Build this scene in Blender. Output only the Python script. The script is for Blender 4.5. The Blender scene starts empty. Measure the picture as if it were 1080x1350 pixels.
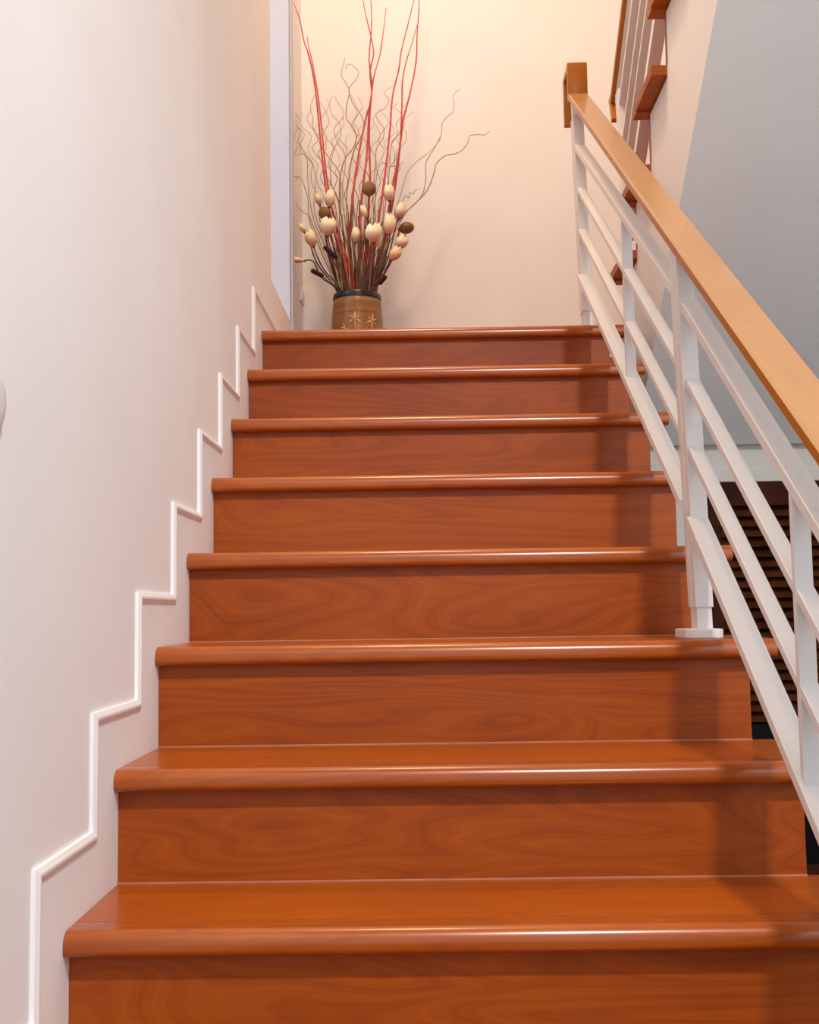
import bpy, bmesh, math, random
from mathutils import Vector, Matrix

random.seed(7)
SC = bpy.context.scene
COL = SC.collection

# ------------------------------------------------------------------ camera
F_PX = 1497.307
CAM = Vector((0.4443, -1.4271, 0.3895))
M_RFU = ((0.99983, 0.0113691, -0.0145168),
         (-0.0100635, 0.9961534, 0.0870472),
         (0.0154506, -0.0868863, 0.9960984))       # rows: right, forward, up in world space
R_, F_, U_ = (Vector(r) for r in M_RFU)
cam_data = bpy.data.cameras.new('camera')
cam_data.sensor_fit = 'VERTICAL'
cam_data.sensor_height = 24.0
cam_data.lens = F_PX / 1350 * 24.0
cam_data.clip_start = 0.02
cam = bpy.data.objects.new('camera', cam_data)
COL.objects.link(cam)
mw = Matrix(((R_.x, U_.x, -F_.x, CAM.x), (R_.y, U_.y, -F_.y, CAM.y), (R_.z, U_.z, -F_.z, CAM.z), (0, 0, 0, 1)))
cam.matrix_world = mw
SC.camera = cam


def at(u, v, y):
    """world point on the plane at depth y seen at photo position (u, v): used to lay out the spray's outline"""
    d = R_ * ((u - 540) / F_PX) + F_ + U_ * (-(v - 675) / F_PX)
    k = (y - CAM.y) / d.y
    return CAM + d * k


# ------------------------------------------------------------------ materials
def new_mat(name):
    m = bpy.data.materials.new(name)
    m.use_nodes = True
    nt = m.node_tree
    b = nt.nodes['Principled BSDF']
    return m, nt, b


def N(nt, t, **kw):
    n = nt.nodes.new(t)
    for k, v in kw.items():
        setattr(n, k, v)
    return n


def srgb(r, g, b):
    def c(x):
        x /= 255.0
        return x / 12.92 if x <= 0.04045 else ((x + 0.055) / 1.055) ** 2.4
    return (c(r), c(g), c(b), 1)


def paint(name, col, rough=0.6, bump=0.03, scale=180, var=0.03):
    m, nt, b = new_mat(name)
    tc = N(nt, 'ShaderNodeTexCoord')
    no = N(nt, 'ShaderNodeTexNoise'); no.inputs['Scale'].default_value = 2.2; no.inputs['Detail'].default_value = 4
    nt.links.new(tc.outputs['Object'], no.inputs['Vector'])
    ramp = N(nt, 'ShaderNodeValToRGB')
    a = [max(0, x * (1 - var)) for x in col[:3]] + [1]; c = [min(1, x * (1 + var)) for x in col[:3]] + [1]
    ramp.color_ramp.elements[0].color = a; ramp.color_ramp.elements[0].position = 0.3
    ramp.color_ramp.elements[1].color = c; ramp.color_ramp.elements[1].position = 0.7
    nt.links.new(no.outputs['Fac'], ramp.inputs['Fac'])
    nt.links.new(ramp.outputs['Color'], b.inputs['Base Color'])
    b.inputs['Roughness'].default_value = rough
    if bump:
        n2 = N(nt, 'ShaderNodeTexNoise'); n2.inputs['Scale'].default_value = scale
        nt.links.new(tc.outputs['Object'], n2.inputs['Vector'])
        bp = N(nt, 'ShaderNodeBump'); bp.inputs['Strength'].default_value = bump; bp.inputs['Distance'].default_value = 0.002
        nt.links.new(n2.outputs['Fac'], bp.inputs['Height'])
        nt.links.new(bp.outputs['Normal'], b.inputs['Normal'])
    return m


def wood(name, dark, mid, light, rough=0.3, stretch=(1.3, 9, 9), coat=0.25, contrast=1.0, rot=None, spec=0.25):
    """laminate with long cathedral grain running along local x"""
    m, nt, b = new_mat(name)
    tc = N(nt, 'ShaderNodeTexCoord')
    oi = N(nt, 'ShaderNodeObjectInfo')
    off = N(nt, 'ShaderNodeVectorMath', operation='SCALE')
    comb = N(nt, 'ShaderNodeCombineXYZ')
    mul = N(nt, 'ShaderNodeMath', operation='MULTIPLY'); mul.inputs[1].default_value = 37.0
    nt.links.new(oi.outputs['Random'], mul.inputs[0])
    for i in range(3):
        nt.links.new(mul.outputs[0], comb.inputs[i])
    add = N(nt, 'ShaderNodeVectorMath', operation='ADD')
    mp = N(nt, 'ShaderNodeMapping')
    if rot: mp.inputs['Rotation'].default_value = rot
    nt.links.new(tc.outputs['Object'], mp.inputs['Vector'])
    nt.links.new(mp.outputs['Vector'], add.inputs[0]); nt.links.new(comb.outputs[0], add.inputs[1])
    m2 = N(nt, 'ShaderNodeMapping'); m2.inputs['Scale'].default_value = stretch
    nt.links.new(add.outputs[0], m2.inputs['Vector'])
    # growth-ring field: low frequency noise folded into bands
    n1 = N(nt, 'ShaderNodeTexNoise'); n1.inputs['Scale'].default_value = 1.0; n1.inputs['Detail'].default_value = 1.5
    n1.inputs['Distortion'].default_value = 0.5
    nt.links.new(m2.outputs['Vector'], n1.inputs['Vector'])
    bands = N(nt, 'ShaderNodeMath', operation='MULTIPLY'); bands.inputs[1].default_value = 28.0
    nt.links.new(n1.outputs['Fac'], bands.inputs[0])
    fr = N(nt, 'ShaderNodeMath', operation='PINGPONG'); fr.inputs[1].default_value = 1.0
    nt.links.new(bands.outputs[0], fr.inputs[0])
    # fine fibre streaks
    m3 = N(nt, 'ShaderNodeMapping'); m3.inputs['Scale'].default_value = (4, 130, 130)
    nt.links.new(add.outputs[0], m3.inputs['Vector'])
    n2 = N(nt, 'ShaderNodeTexNoise'); n2.inputs['Scale'].default_value = 1.0; n2.inputs['Detail'].default_value = 3
    nt.links.new(m3.outputs['Vector'], n2.inputs['Vector'])
    # broad mottling
    m4 = N(nt, 'ShaderNodeMapping'); m4.inputs['Scale'].default_value = (3, 7, 7)
    nt.links.new(add.outputs[0], m4.inputs['Vector'])
    n3 = N(nt, 'ShaderNodeTexNoise'); n3.inputs['Scale'].default_value = 1.0; n3.inputs['Detail'].default_value = 3
    nt.links.new(m4.outputs['Vector'], n3.inputs['Vector'])

    def mix(a, bb, f):
        x = N(nt, 'ShaderNodeMix'); x.data_type = 'FLOAT'
        x.inputs[0].default_value = f
        nt.links.new(a, x.inputs[2]); nt.links.new(bb, x.inputs[3])
        return x.outputs[0]
    s = mix(fr.outputs[0], n2.outputs['Fac'], 0.55)
    b2 = N(nt, 'ShaderNodeMath', operation='MULTIPLY'); b2.inputs[1].default_value = 95.0
    nt.links.new(n1.outputs['Fac'], b2.inputs[0])
    f2 = N(nt, 'ShaderNodeMath', operation='PINGPONG'); f2.inputs[1].default_value = 1.0
    nt.links.new(b2.outputs[0], f2.inputs[0])
    s = mix(s, f2.outputs[0], 0.22)
    s = mix(s, n3.outputs['Fac'], 0.5)
    ramp = N(nt, 'ShaderNodeValToRGB')
    e = ramp.color_ramp.elements
    w = 0.26 / contrast
    e[0].position = 0.5 - w; e[0].color = dark
    e[1].position = 0.5 + w; e[1].color = light
    k = ramp.color_ramp.elements.new(0.5); k.color = mid
    nt.links.new(s, ramp.inputs['Fac'])
    nt.links.new(ramp.outputs['Color'], b.inputs['Base Color'])
    b.inputs['Roughness'].default_value = rough
    b.inputs['Coat Weight'].default_value = coat
    b.inputs['Coat Roughness'].default_value = 0.18
    b.inputs['Specular IOR Level'].default_value = spec
    return m


def plain(name, col, rough=0.5, metallic=0.0, var=0.12, scale=30, sss=0.0):
    m, nt, b = new_mat(name)
    tc = N(nt, 'ShaderNodeTexCoord')
    no = N(nt, 'ShaderNodeTexNoise'); no.inputs['Scale'].default_value = scale; no.inputs['Detail'].default_value = 3
    nt.links.new(tc.outputs['Object'], no.inputs['Vector'])
    ramp = N(nt, 'ShaderNodeValToRGB')
    ramp.color_ramp.elements[0].color = [max(0, x * (1 - var)) for x in col[:3]] + [1]
    ramp.color_ramp.elements[1].color = [min(1, x * (1 + var)) for x in col[:3]] + [1]
    ramp.color_ramp.elements[0].position = .3; ramp.color_ramp.elements[1].position = .7
    nt.links.new(no.outputs['Fac'], ramp.inputs['Fac'])
    nt.links.new(ramp.outputs['Color'], b.inputs['Base Color'])
    b.inputs['Roughness'].default_value = rough; b.inputs['Metallic'].default_value = metallic
    if sss:
        b.inputs['Subsurface Weight'].default_value = sss; b.inputs['Subsurface Radius'].default_value = (.01, .008, .005)
    return m


M = {}
M['wall'] = paint('wall_paint', (0.89, 0.885, 0.885, 1), 0.7)
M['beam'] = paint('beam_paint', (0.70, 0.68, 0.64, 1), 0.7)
M['bead'] = paint('moulding_paint', (0.90, 0.89, 0.90, 1), 0.4, 0.0)
M['reveal'] = paint('window_reveal_daylit', (0.56, 0.57, 0.65, 1), 0.5, 0.0)  # white reveal: dimmer, cool daylight is mixed into the colour
M['trim'] = paint('trim_gloss_paint', (0.82, 0.80, 0.81, 1), 0.35, 0.0)
M['ceil'] = paint('ceiling_paint', (0.8, 0.79, 0.78, 1), 0.8)
M['steel'] = paint('white_powder_coat', (0.80, 0.785, 0.78, 1), 0.38, 0.0)
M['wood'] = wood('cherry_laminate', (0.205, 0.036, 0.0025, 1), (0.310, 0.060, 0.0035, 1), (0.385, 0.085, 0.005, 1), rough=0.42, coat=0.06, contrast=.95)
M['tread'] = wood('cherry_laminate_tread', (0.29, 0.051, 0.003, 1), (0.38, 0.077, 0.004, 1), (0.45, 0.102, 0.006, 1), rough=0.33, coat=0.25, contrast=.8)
M['nosing'] = wood('cherry_bullnose', (0.26, 0.046, 0.003, 1), (0.35, 0.073, 0.005, 1), (0.42, 0.098, 0.007, 1), rough=0.27, coat=0.35, contrast=.75, spec=.4)
M['tread_end'] = wood('cherry_solid', (0.26, 0.055, 0.004, 1), (0.36, 0.085, 0.006, 1), (0.44, 0.115, 0.009, 1), rough=0.45, coat=0.04)
slope = math.atan(0.68)
M['rail_wood'] = wood('oak_handrail', (0.38, 0.190, 0.075, 1), (0.435, 0.226, 0.095, 1), (0.48, 0.257, 0.115, 1), rough=0.33, coat=0.25, stretch=(1.2, 12, 1.0), contrast=0.5,
                      rot=(0, 0, math.radians(90)))
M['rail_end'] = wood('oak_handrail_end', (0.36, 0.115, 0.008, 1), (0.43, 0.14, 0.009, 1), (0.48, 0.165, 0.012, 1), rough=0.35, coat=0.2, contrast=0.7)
M['dark_wood'] = plain('dark_brown_lacquer', (0.055, 0.014, 0.008, 1), 0.75, var=.3, scale=12)
M['slat_wood'] = plain('dark_slat_lacquer', (0.085, 0.022, 0.005, 1), 0.75, var=.45, scale=9)
M['black_panel'] = plain('near_black', (0.006, 0.005, 0.007, 1), 0.5)  # even near-black for lower door panel, louvre backing and recess sheet
M['floor_dark'] = plain('dark_stone_floor', (0.018, 0.015, 0.015, 1), 0.6)
M['plastic'] = paint('white_plastic', (0.82, 0.81, 0.82, 1), 0.3, 0.0)
M['joint'] = plain('pinkish_joint_line', (0.50, 0.20, 0.11, 1), 0.6)  # thin pale pinkish line along the foot of the risers
M['caulk'] = plain('white_caulk', (0.75, 0.73, 0.72, 1), 0.8)
M['red_twig'] = plain('red_twig', (0.62, 0.07, 0.05, 1), 0.5, var=.35, scale=25)
M['dark_red_twig'] = plain('dark_red_twig', (0.30, 0.035, 0.022, 1), 0.55, var=.4, scale=25)
M['stalk'] = plain('dry_stalk', (0.22, 0.115, 0.055, 1), 0.8, var=.4, scale=40)
M['dark_stalk'] = plain('dark_stalk', (0.13, 0.06, 0.035, 1), 0.8, var=.4, scale=40)
M['willow'] = plain('curly_willow', (0.33, 0.20, 0.11, 1), 0.8, var=.3, scale=30)
M['willow_pale'] = plain('curly_willow_pale', (0.50, 0.33, 0.21, 1), 0.8, var=.25, scale=30)
M['pod'] = plain('brown_pod', (0.25, 0.115, 0.035, 1), 0.7, var=.3, scale=60)
M['pod_dark'] = plain('dark_brown_pod', (0.17, 0.065, 0.017, 1), 0.45, var=.3, scale=60)
M['velvet'] = plain('cattail_velvet', (0.022, 0.006, 0.006, 1), 0.95, var=.4, scale=400)
M['calyx'] = plain('calyx', (0.20, 0.08, 0.04, 1), 0.8)
M['vase_rim'] = plain('vase_rim_glaze', (0.012, 0.013, 0.018, 1), 0.3)
M['star'] = plain('star_relief_clay', (0.72, 0.45, 0.20, 1), 0.45, var=.2, scale=60)


def petal_mat(name, tip, base):
    """petal that is pinkish at the base and cream at the tip along local z"""
    m, nt, b = new_mat(name)
    tc = N(nt, 'ShaderNodeTexCoord'); sp = N(nt, 'ShaderNodeSeparateXYZ')
    nt.links.new(tc.outputs['Generated'], sp.inputs[0])
    no = N(nt, 'ShaderNodeTexNoise'); no.inputs['Scale'].default_value = 6
    ad = N(nt, 'ShaderNodeMath', operation='MULTIPLY_ADD'); ad.inputs[1].default_value = 0.3
    nt.links.new(no.outputs['Fac'], ad.inputs[0]); nt.links.new(sp.outputs['Z'], ad.inputs[2])
    ramp = N(nt, 'ShaderNodeValToRGB')
    ramp.color_ramp.elements[0].position = .22; ramp.color_ramp.elements[0].color = base
    ramp.color_ramp.elements[1].position = .70; ramp.color_ramp.elements[1].color = tip
    nt.links.new(ad.outputs[0], ramp.inputs['Fac']); nt.links.new(ramp.outputs['Color'], b.inputs['Base Color'])
    b.inputs['Roughness'].default_value = 0.6
    return m


M['petal'] = petal_mat('cream_petal', (0.95, 0.85, 0.58, 1), (0.72, 0.34, 0.22, 1))
M['petal_pink'] = petal_mat('pink_petal', (0.95, 0.80, 0.58, 1), (0.60, 0.18, 0.13, 1))
M['petal_yellow'] = petal_mat('yellow_petal', (0.92, 0.70, 0.40, 1), (0.66, 0.24, 0.10, 1))


def vase_mat():
    m, nt, b = new_mat('vase_brown_glaze')
    tc = N(nt, 'ShaderNodeTexCoord')
    mp = N(nt, 'ShaderNodeMapping'); mp.inputs['Scale'].default_value = (6, 6, 90)
    nt.links.new(tc.outputs['Object'], mp.inputs['Vector'])
    no = N(nt, 'ShaderNodeTexNoise'); no.inputs['Scale'].default_value = 1.2; no.inputs['Detail'].default_value = 5
    nt.links.new(mp.outputs['Vector'], no.inputs['Vector'])
    n2 = N(nt, 'ShaderNodeTexNoise'); n2.inputs['Scale'].default_value = 14; n2.inputs['Detail'].default_value = 3
    nt.links.new(tc.outputs['Object'], n2.inputs['Vector'])
    mx = N(nt, 'ShaderNodeMix'); mx.data_type = 'FLOAT'; mx.inputs[0].default_value = .45
    nt.links.new(no.outputs['Fac'], mx.inputs[2]); nt.links.new(n2.outputs['Fac'], mx.inputs[3])
    ramp = N(nt, 'ShaderNodeValToRGB')
    ramp.color_ramp.elements[0].position = .3; ramp.color_ramp.elements[0].color = (0.15, 0.055, 0.012, 1)
    ramp.color_ramp.elements[1].position = .66; ramp.color_ramp.elements[1].color = (0.36, 0.165, 0.04, 1)
    nt.links.new(mx.outputs[0], ramp.inputs['Fac']); nt.links.new(ramp.outputs['Color'], b.inputs['Base Color'])
    b.inputs['Roughness'].default_value = .33
    bp = N(nt, 'ShaderNodeBump'); bp.inputs['Strength'].default_value = .25; bp.inputs['Distance'].default_value = .003
    nt.links.new(no.outputs['Fac'], bp.inputs['Height']); nt.links.new(bp.outputs['Normal'], b.inputs['Normal'])
    return m


M['vase'] = vase_mat()
for k_ in ('slat_wood', 'dark_wood', 'black_panel', 'floor_dark'):
    M[k_].node_tree.nodes['Principled BSDF'].inputs['Specular IOR Level'].default_value = 0.12


def glass_mat():
    m, nt, b = new_mat('window_glass')
    out = nt.nodes['Material Output']
    tr = N(nt, 'ShaderNodeBsdfTransparent'); gl = N(nt, 'ShaderNodeBsdfGlossy'); gl.inputs['Roughness'].default_value = .03
    mx = N(nt, 'ShaderNodeMixShader'); mx.inputs[0].default_value = .08
    nt.links.new(tr.outputs[0], mx.inputs[1]); nt.links.new(gl.outputs[0], mx.inputs[2])
    nt.links.new(mx.outputs[0], out.inputs['Surface'])
    return m


M['glass'] = glass_mat()


# ------------------------------------------------------------------ mesh helpers
def new_bm():
    return bmesh.new()


def box(bm, x0, x1, y0, y1, z0, z1, bevel=0.0, seg=2):
    ret = bmesh.ops.create_cube(bm, size=1.0)
    vs = ret['verts']
    for v in vs:
        v.co = Vector((x0 + (v.co.x + .5) * (x1 - x0), y0 + (v.co.y + .5) * (y1 - y0), z0 + (v.co.z + .5) * (z1 - z0)))
    if bevel:
        es = list({e for v in vs for e in v.link_edges})
        bmesh.ops.bevel(bm, geom=es, offset=bevel, segments=seg, affect='EDGES', profile=0.5)
    return bm


def prism(bm, pts, a0, a1, axis='x', bevel=0.0, seg=2):
    """extrude a 2D outline along an axis; pts are (y,z) for x, (x,z) for y, (x,y) for z"""
    def mk(p, a):
        return {'x': (a, p[0], p[1]), 'y': (p[0], a, p[1]), 'z': (p[0], p[1], a)}[axis]
    A = [bm.verts.new(mk(p, a0)) for p in pts]
    B = [bm.verts.new(mk(p, a1)) for p in pts]
    n = len(pts)
    fs = [bm.faces.new(A), bm.faces.new(B[::-1])]
    for i in range(n):
        fs.append(bm.faces.new((A[i], B[i], B[(i + 1) % n], A[(i + 1) % n])))
    bmesh.ops.recalc_face_normals(bm, faces=fs)
    if bevel:
        es = list({e for f in fs for e in f.edges})
        bmesh.ops.bevel(bm, geom=es, offset=bevel, segments=seg, affect='EDGES', profile=0.5)
    return bm


def beam(bm, p0, p1, w, h, bevel=0.0015):
    """straight bar in a plane of constant x: p0,p1 = (y,z) of the TOP left edge, x0 given by w=(x0,x1), h = vertical depth"""
    x0, x1 = w
    pts = [(p0[0], p0[1]), (p1[0], p1[1]), (p1[0], p1[1] - h), (p0[0], p0[1] - h)]
    return prism(bm, pts, x0, x1, 'x', bevel)


def catmull(pts, sub=5):
    P = [Vector(p) for p in pts]
    if len(P) < 3:
        return P
    Q = [P[0] * 2 - P[1]] + P + [P[-1] * 2 - P[-2]]
    out = []
    for i in range(1, len(Q) - 2):
        for s in range(sub):
            t = s / sub
            a, b, c, d = Q[i - 1], Q[i], Q[i + 1], Q[i + 2]
            out.append(0.5 * ((2 * b) + (c - a) * t + (2 * a - 5 * b + 4 * c - d) * t * t + (3 * b - a - 3 * c + d) * t ** 3))
    out.append(P[-1])
    return out


def tube(bm, path, r0, r1, seg=6, smooth=True, sub=5, bulge=None):
    P = catmull(path, sub) if smooth else [Vector(p) for p in path]
    n = len(P)
    rings = []
    ref = Vector((0, 1, 0.13)).normalized()
    for i, p in enumerate(P):
        d = (P[min(i + 1, n - 1)] - P[max(i - 1, 0)])
        d = d.normalized() if d.length > 1e-9 else Vector((0, 0, 1))
        a = d.cross(ref)
        a = a.normalized() if a.length > 1e-6 else Vector((1, 0, 0))
        b = d.cross(a).normalized()
        t = i / (n - 1)
        r = r0 + (r1 - r0) * t
        if bulge: r *= bulge(t)
        rings.append([bm.verts.new(p + a * (math.cos(2 * math.pi * k / seg) * r) + b * (math.sin(2 * math.pi * k / seg) * r)) for k in range(seg)])
    fs = []
    for i in range(n - 1):
        for k in range(seg):
            fs.append(bm.faces.new((rings[i][k], rings[i][(k + 1) % seg], rings[i + 1][(k + 1) % seg], rings[i + 1][k])))
    fs.append(bm.faces.new(rings[0][::-1])); fs.append(bm.faces.new(rings[-1]))
    bmesh.ops.recalc_face_normals(bm, faces=fs)
    for f in fs: f.smooth = True
    return bm


def lathe(bm, prof, c, seg=48, axis=Vector((0, 0, 1))):
    """revolve (radius, height) outline round an axis through c"""
    q = Vector((0, 0, 1)).rotation_difference(axis.normalized())
    rings = []
    for r, h in prof:
        if r < 1e-6:
            rings.append([bm.verts.new(Vector(c) + q @ Vector((0, 0, h)))])
        else:
            rings.append([bm.verts.new(Vector(c) + q @ Vector((r * math.cos(2 * math.pi * k / seg), r * math.sin(2 * math.pi * k / seg), h))) for k in range(seg)])
    fs = []
    for a, b in zip(rings, rings[1:]):
        for k in range(seg):
            k2 = (k + 1) % seg
            if len(a) == 1 and len(b) == 1: continue
            if len(a) == 1: fs.append(bm.faces.new((a[0], b[k2], b[k])))
            elif len(b) == 1: fs.append(bm.faces.new((a[k], a[k2], b[0])))
            else: fs.append(bm.faces.new((a[k], a[k2], b[k2], b[k])))
    for f in fs: f.smooth = True
    bmesh.ops.recalc_face_normals(bm, faces=bm.faces[:])
    return bm


def world_loc(o):
    l = Vector(o.location)
    while o.parent:
        o = o.parent; l += Vector(o.location)
    return l


def obj(name, bm, mat, parent=None, origin=None, smooth_angle=None):
    """link bm (world coordinates) as ONE mesh object; a child takes its parent's place as origin"""
    base = world_loc(parent) if parent else Vector((0, 0, 0))
    o_w = Vector(origin) if origin is not None else base
    bmesh.ops.translate(bm, verts=bm.verts[:], vec=-o_w)
    me = bpy.data.meshes.new(name)
    bm.to_mesh(me); bm.free()
    me.materials.append(mat)
    o = bpy.data.objects.new(name, me)
    COL.objects.link(o)
    if parent: o.parent = parent
    o.location = o_w - base
    if smooth_angle:
        for p in me.polygons: p.use_smooth = True
        me.set_sharp_from_angle(angle=math.radians(smooth_angle))
    return o


def thing(name, label, cat, loc, group=None):
    o = bpy.data.objects.new(name, None)
    o.empty_display_size = 0.05
    COL.objects.link(o); o.location = loc
    o['label'] = label; o['category'] = cat
    if group: o['group'] = group
    return o


def tag(o, label, cat, group=None):
    o['label'] = label; o['category'] = cat
    if group: o['group'] = group
    return o


def struct(name, bm, mat, parent=None, label=None, cat=None, origin=None):
    o = obj(name, bm, mat, parent, origin)
    if not parent:
        o['kind'] = 'structure'
        if label: o['label'] = label; o['category'] = cat
    return o


# ------------------------------------------------------------------ stair dimensions (each step as measured)
YR = [0.020, 0.244, 0.493, 0.743, 0.995, 1.244, 1.497, 1.764]        # riser faces
ZT = [0.0043, 0.1686, 0.336, 0.5058, 0.6798, 0.8496, 1.023, 1.193]   # tread tops
W_R = 0.989          # right end of the risers
W_T = 1.030          # right end of the treads
OV = 0.027           # nosing overhang
TH = 0.0316          # tread thickness
Y_BACK = 2.93
X_RIGHT = 2.10
Z_FLOOR = -0.47
Z_CEIL = 4.1

# ------------------------------------------------------------------ setting
WX = -0.005          # face of the left wall (skirting stands 5 mm proud of it)
bm = new_bm()
wy0, wy1, wz0, wz1 = 1.978, 2.50, 1.412, 2.95
for a in ((-3.2, wy0, Z_FLOOR, Z_CEIL), (wy1, Y_BACK, Z_FLOOR, Z_CEIL), (wy0, wy1, Z_FLOOR, wz0), (wy0, wy1, wz1, Z_CEIL)):
    box(bm, WX - 0.22, WX, *a)
bmesh.ops.remove_doubles(bm, verts=bm.verts[:], dist=1e-5)
struct('wall_left', bm, M['wall'], label='white plaster wall to the left of the stairs', cat='wall')
bm = new_bm(); box(bm, WX - 0.22, X_RIGHT + .2, Y_BACK, Y_BACK + .2, Z_FLOOR, Z_CEIL)
struct('wall_back', bm, M['wall'], label='cream lit wall behind the landing and vase', cat='wall')
bm = new_bm(); box(bm, X_RIGHT, X_RIGHT + .2, -3.2, Y_BACK, Z_FLOOR, Z_CEIL)
struct('wall_right', bm, M['wall'], label='white wall on the far side of the upper flight', cat='wall')
bm = new_bm(); box(bm, WX - .22, X_RIGHT + .2, -3.2, Y_BACK + .2, Z_CEIL, Z_CEIL + .15)
struct('ceiling', bm, M['ceil'], label='white ceiling above the stairwell', cat='ceiling')
bm = new_bm(); box(bm, WX, X_RIGHT, -3.2, Y_BACK, Z_FLOOR - .1, Z_FLOOR)
struct('floor', bm, M['floor_dark'], label='dark floor beside the foot of the stairs', cat='floor')

# landing slab
bm = new_bm()
box(bm, 0.0, W_R, 1.80, Y_BACK, 0.95, ZT[7] - .002)
box(bm, W_R, X_RIGHT, 2.16, Y_BACK, 0.903, ZT[7] - .002)
struct('floor_landing', bm, M['tread'], label='wooden landing floor at the top of the stairs', cat='floor')

# wall below the landing, left of and above the louvred door
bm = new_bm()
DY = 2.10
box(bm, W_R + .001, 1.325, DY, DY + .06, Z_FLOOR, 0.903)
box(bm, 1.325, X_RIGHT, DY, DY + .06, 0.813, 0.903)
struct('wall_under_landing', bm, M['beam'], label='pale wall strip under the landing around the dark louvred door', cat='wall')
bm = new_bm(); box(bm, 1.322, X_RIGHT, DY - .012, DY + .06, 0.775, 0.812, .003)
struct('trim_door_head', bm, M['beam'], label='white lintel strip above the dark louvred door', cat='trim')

# window at the landing
bm = new_bm()
gx = WX - .19
box(bm, gx - .02, gx + .02, wy0, wy0 + .045, wz0, wz1); box(bm, gx - .02, gx + .02, wy1 - .045, wy1, wz0, wz1)
box(bm, gx - .02, gx + .02, wy0 + .045, wy1 - .045, wz0, wz0 + .045); box(bm, gx - .02, gx + .02, wy0 + .045, wy1 - .045, wz1 - .045, wz1)
wf = bpy.data.objects.new('window_1', None); COL.objects.link(wf); wf.location = (gx, (wy0 + wy1) / 2, wz0); wf['kind'] = 'structure'
wf['label'] = 'tall white window recess in the left wall at the landing'; wf['category'] = 'window'
struct('window_frame', bm, M['trim'], wf)
bm = new_bm(); box(bm, gx - .003, gx + .003, wy0 + .045, wy1 - .045, wz0 + .045, wz1 - .045)
struct('pane', bm, M['glass'], wf)
# reveal lining on the far side
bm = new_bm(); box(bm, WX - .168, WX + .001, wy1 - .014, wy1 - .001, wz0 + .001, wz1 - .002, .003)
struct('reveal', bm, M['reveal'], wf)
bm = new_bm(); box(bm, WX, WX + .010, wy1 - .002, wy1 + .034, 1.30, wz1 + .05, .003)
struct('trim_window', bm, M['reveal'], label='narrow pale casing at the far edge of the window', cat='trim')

# stepped skirting board up the left wall
SK = [(-0.46, 0.0, -0.066), (-.46, 0, -.066)]
tops = [(-0.108, 0.1005), (0.117, 0.1005), (0.117, 0.257), (0.3535, 0.257), (0.3535, 0.424), (0.6045, 0.424), (0.6045, 0.5905),
        (0.8435, 0.5905), (0.8435, 0.762), (1.0785, 0.762), (1.0785, 0.9265), (1.3205, 0.9265), (1.3205, 1.097), (1.587, 1.097),
        (1.587, 1.273), (Y_BACK, 1.273)]
outer = [(-0.335, -0.50), (-0.335, -.068), (-0.108, -.068)] + tops
lower = []
lower_pts = [(Y_BACK, ZT[7])]
for k in range(7, -1, -1):
    lower_pts += [(YR[k] + .03, ZT[k] - .02)]
    lower_pts += [(YR[k] + .03, (ZT[k - 1] if k else -.16) - .02)]
lower_pts += [(YR[0] + .03, Z_FLOOR)]
bm = new_bm()
prism(bm, [(-0.335, Z_FLOOR)] + outer[1:] + lower_pts, WX, -0.001, 'x')
bmesh.ops.triangulate(bm, faces=[f for f in bm.faces if len(f.verts) > 4])
sk = struct('baseboard_left', bm, M['wall'], label='white stepped skirting board following the stairs up the wall', cat='skirting')
# raised bead along its upper edge
bm = new_bm()
BW, BH = 0.017, 0.0035


def inset_path(path, d):
    out = []
    for i, (y, z) in enumerate(path):
        # path alternates vertical (up) and horizontal (towards the landing): the inside lies to +y and -z
        out.append((y + d, z - d))
    return out


bp = [(-0.335, Z_FLOOR)] + outer[1:]
ip = inset_path(bp, BW)
ip[0] = (bp[0][0] + BW, Z_FLOOR); ip[-1] = (Y_BACK, bp[-1][1] - BW)
# section: outer edge on the wall, rounded crest, inner edge on the board
mid1 = inset_path(bp, BW * .3); mid1[0] = (bp[0][0] + BW * .3, Z_FLOOR); mid1[-1] = (Y_BACK, bp[-1][1] - BW * .3)
mid2 = inset_path(bp, BW * .5); mid2[0] = (bp[0][0] + BW * .5, Z_FLOOR); mid2[-1] = (Y_BACK, bp[-1][1] - BW * .5)
op = inset_path(bp, -.0015); op[0] = (bp[0][0] - .0015, Z_FLOOR); op[-1] = (Y_BACK, bp[-1][1] + .0015)
rows = [(op, WX - .001), (op, 0.000), (mid1, BH), (mid2, BH), (ip, -.0008)]
R = [[bm.verts.new((x, y, z)) for (y, z) in pth] for pth, x in rows]
for a, b in zip(R, R[1:]):
    for i in range(len(bp) - 1):
        bm.faces.new((a[i], a[i + 1], b[i + 1], b[i]))
bmesh.ops.recalc_face_normals(bm, faces=bm.faces[:])
struct('moulding', bm, M['bead'], sk)

# ------------------------------------------------------------------ lower staircase
st = thing('staircase', 'straight flight of glossy reddish-brown wooden stairs rising to the landing', 'stairs', (0.5, 0.0, Z_FLOOR))


def arc(cy, cz, r, a0, a1, n):
    return [(cy + r * math.cos(math.radians(a0 + (a1 - a0) * i / n)), cz + r * math.sin(math.radians(a0 + (a1 - a0) * i / n))) for i in range(n + 1)]


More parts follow.
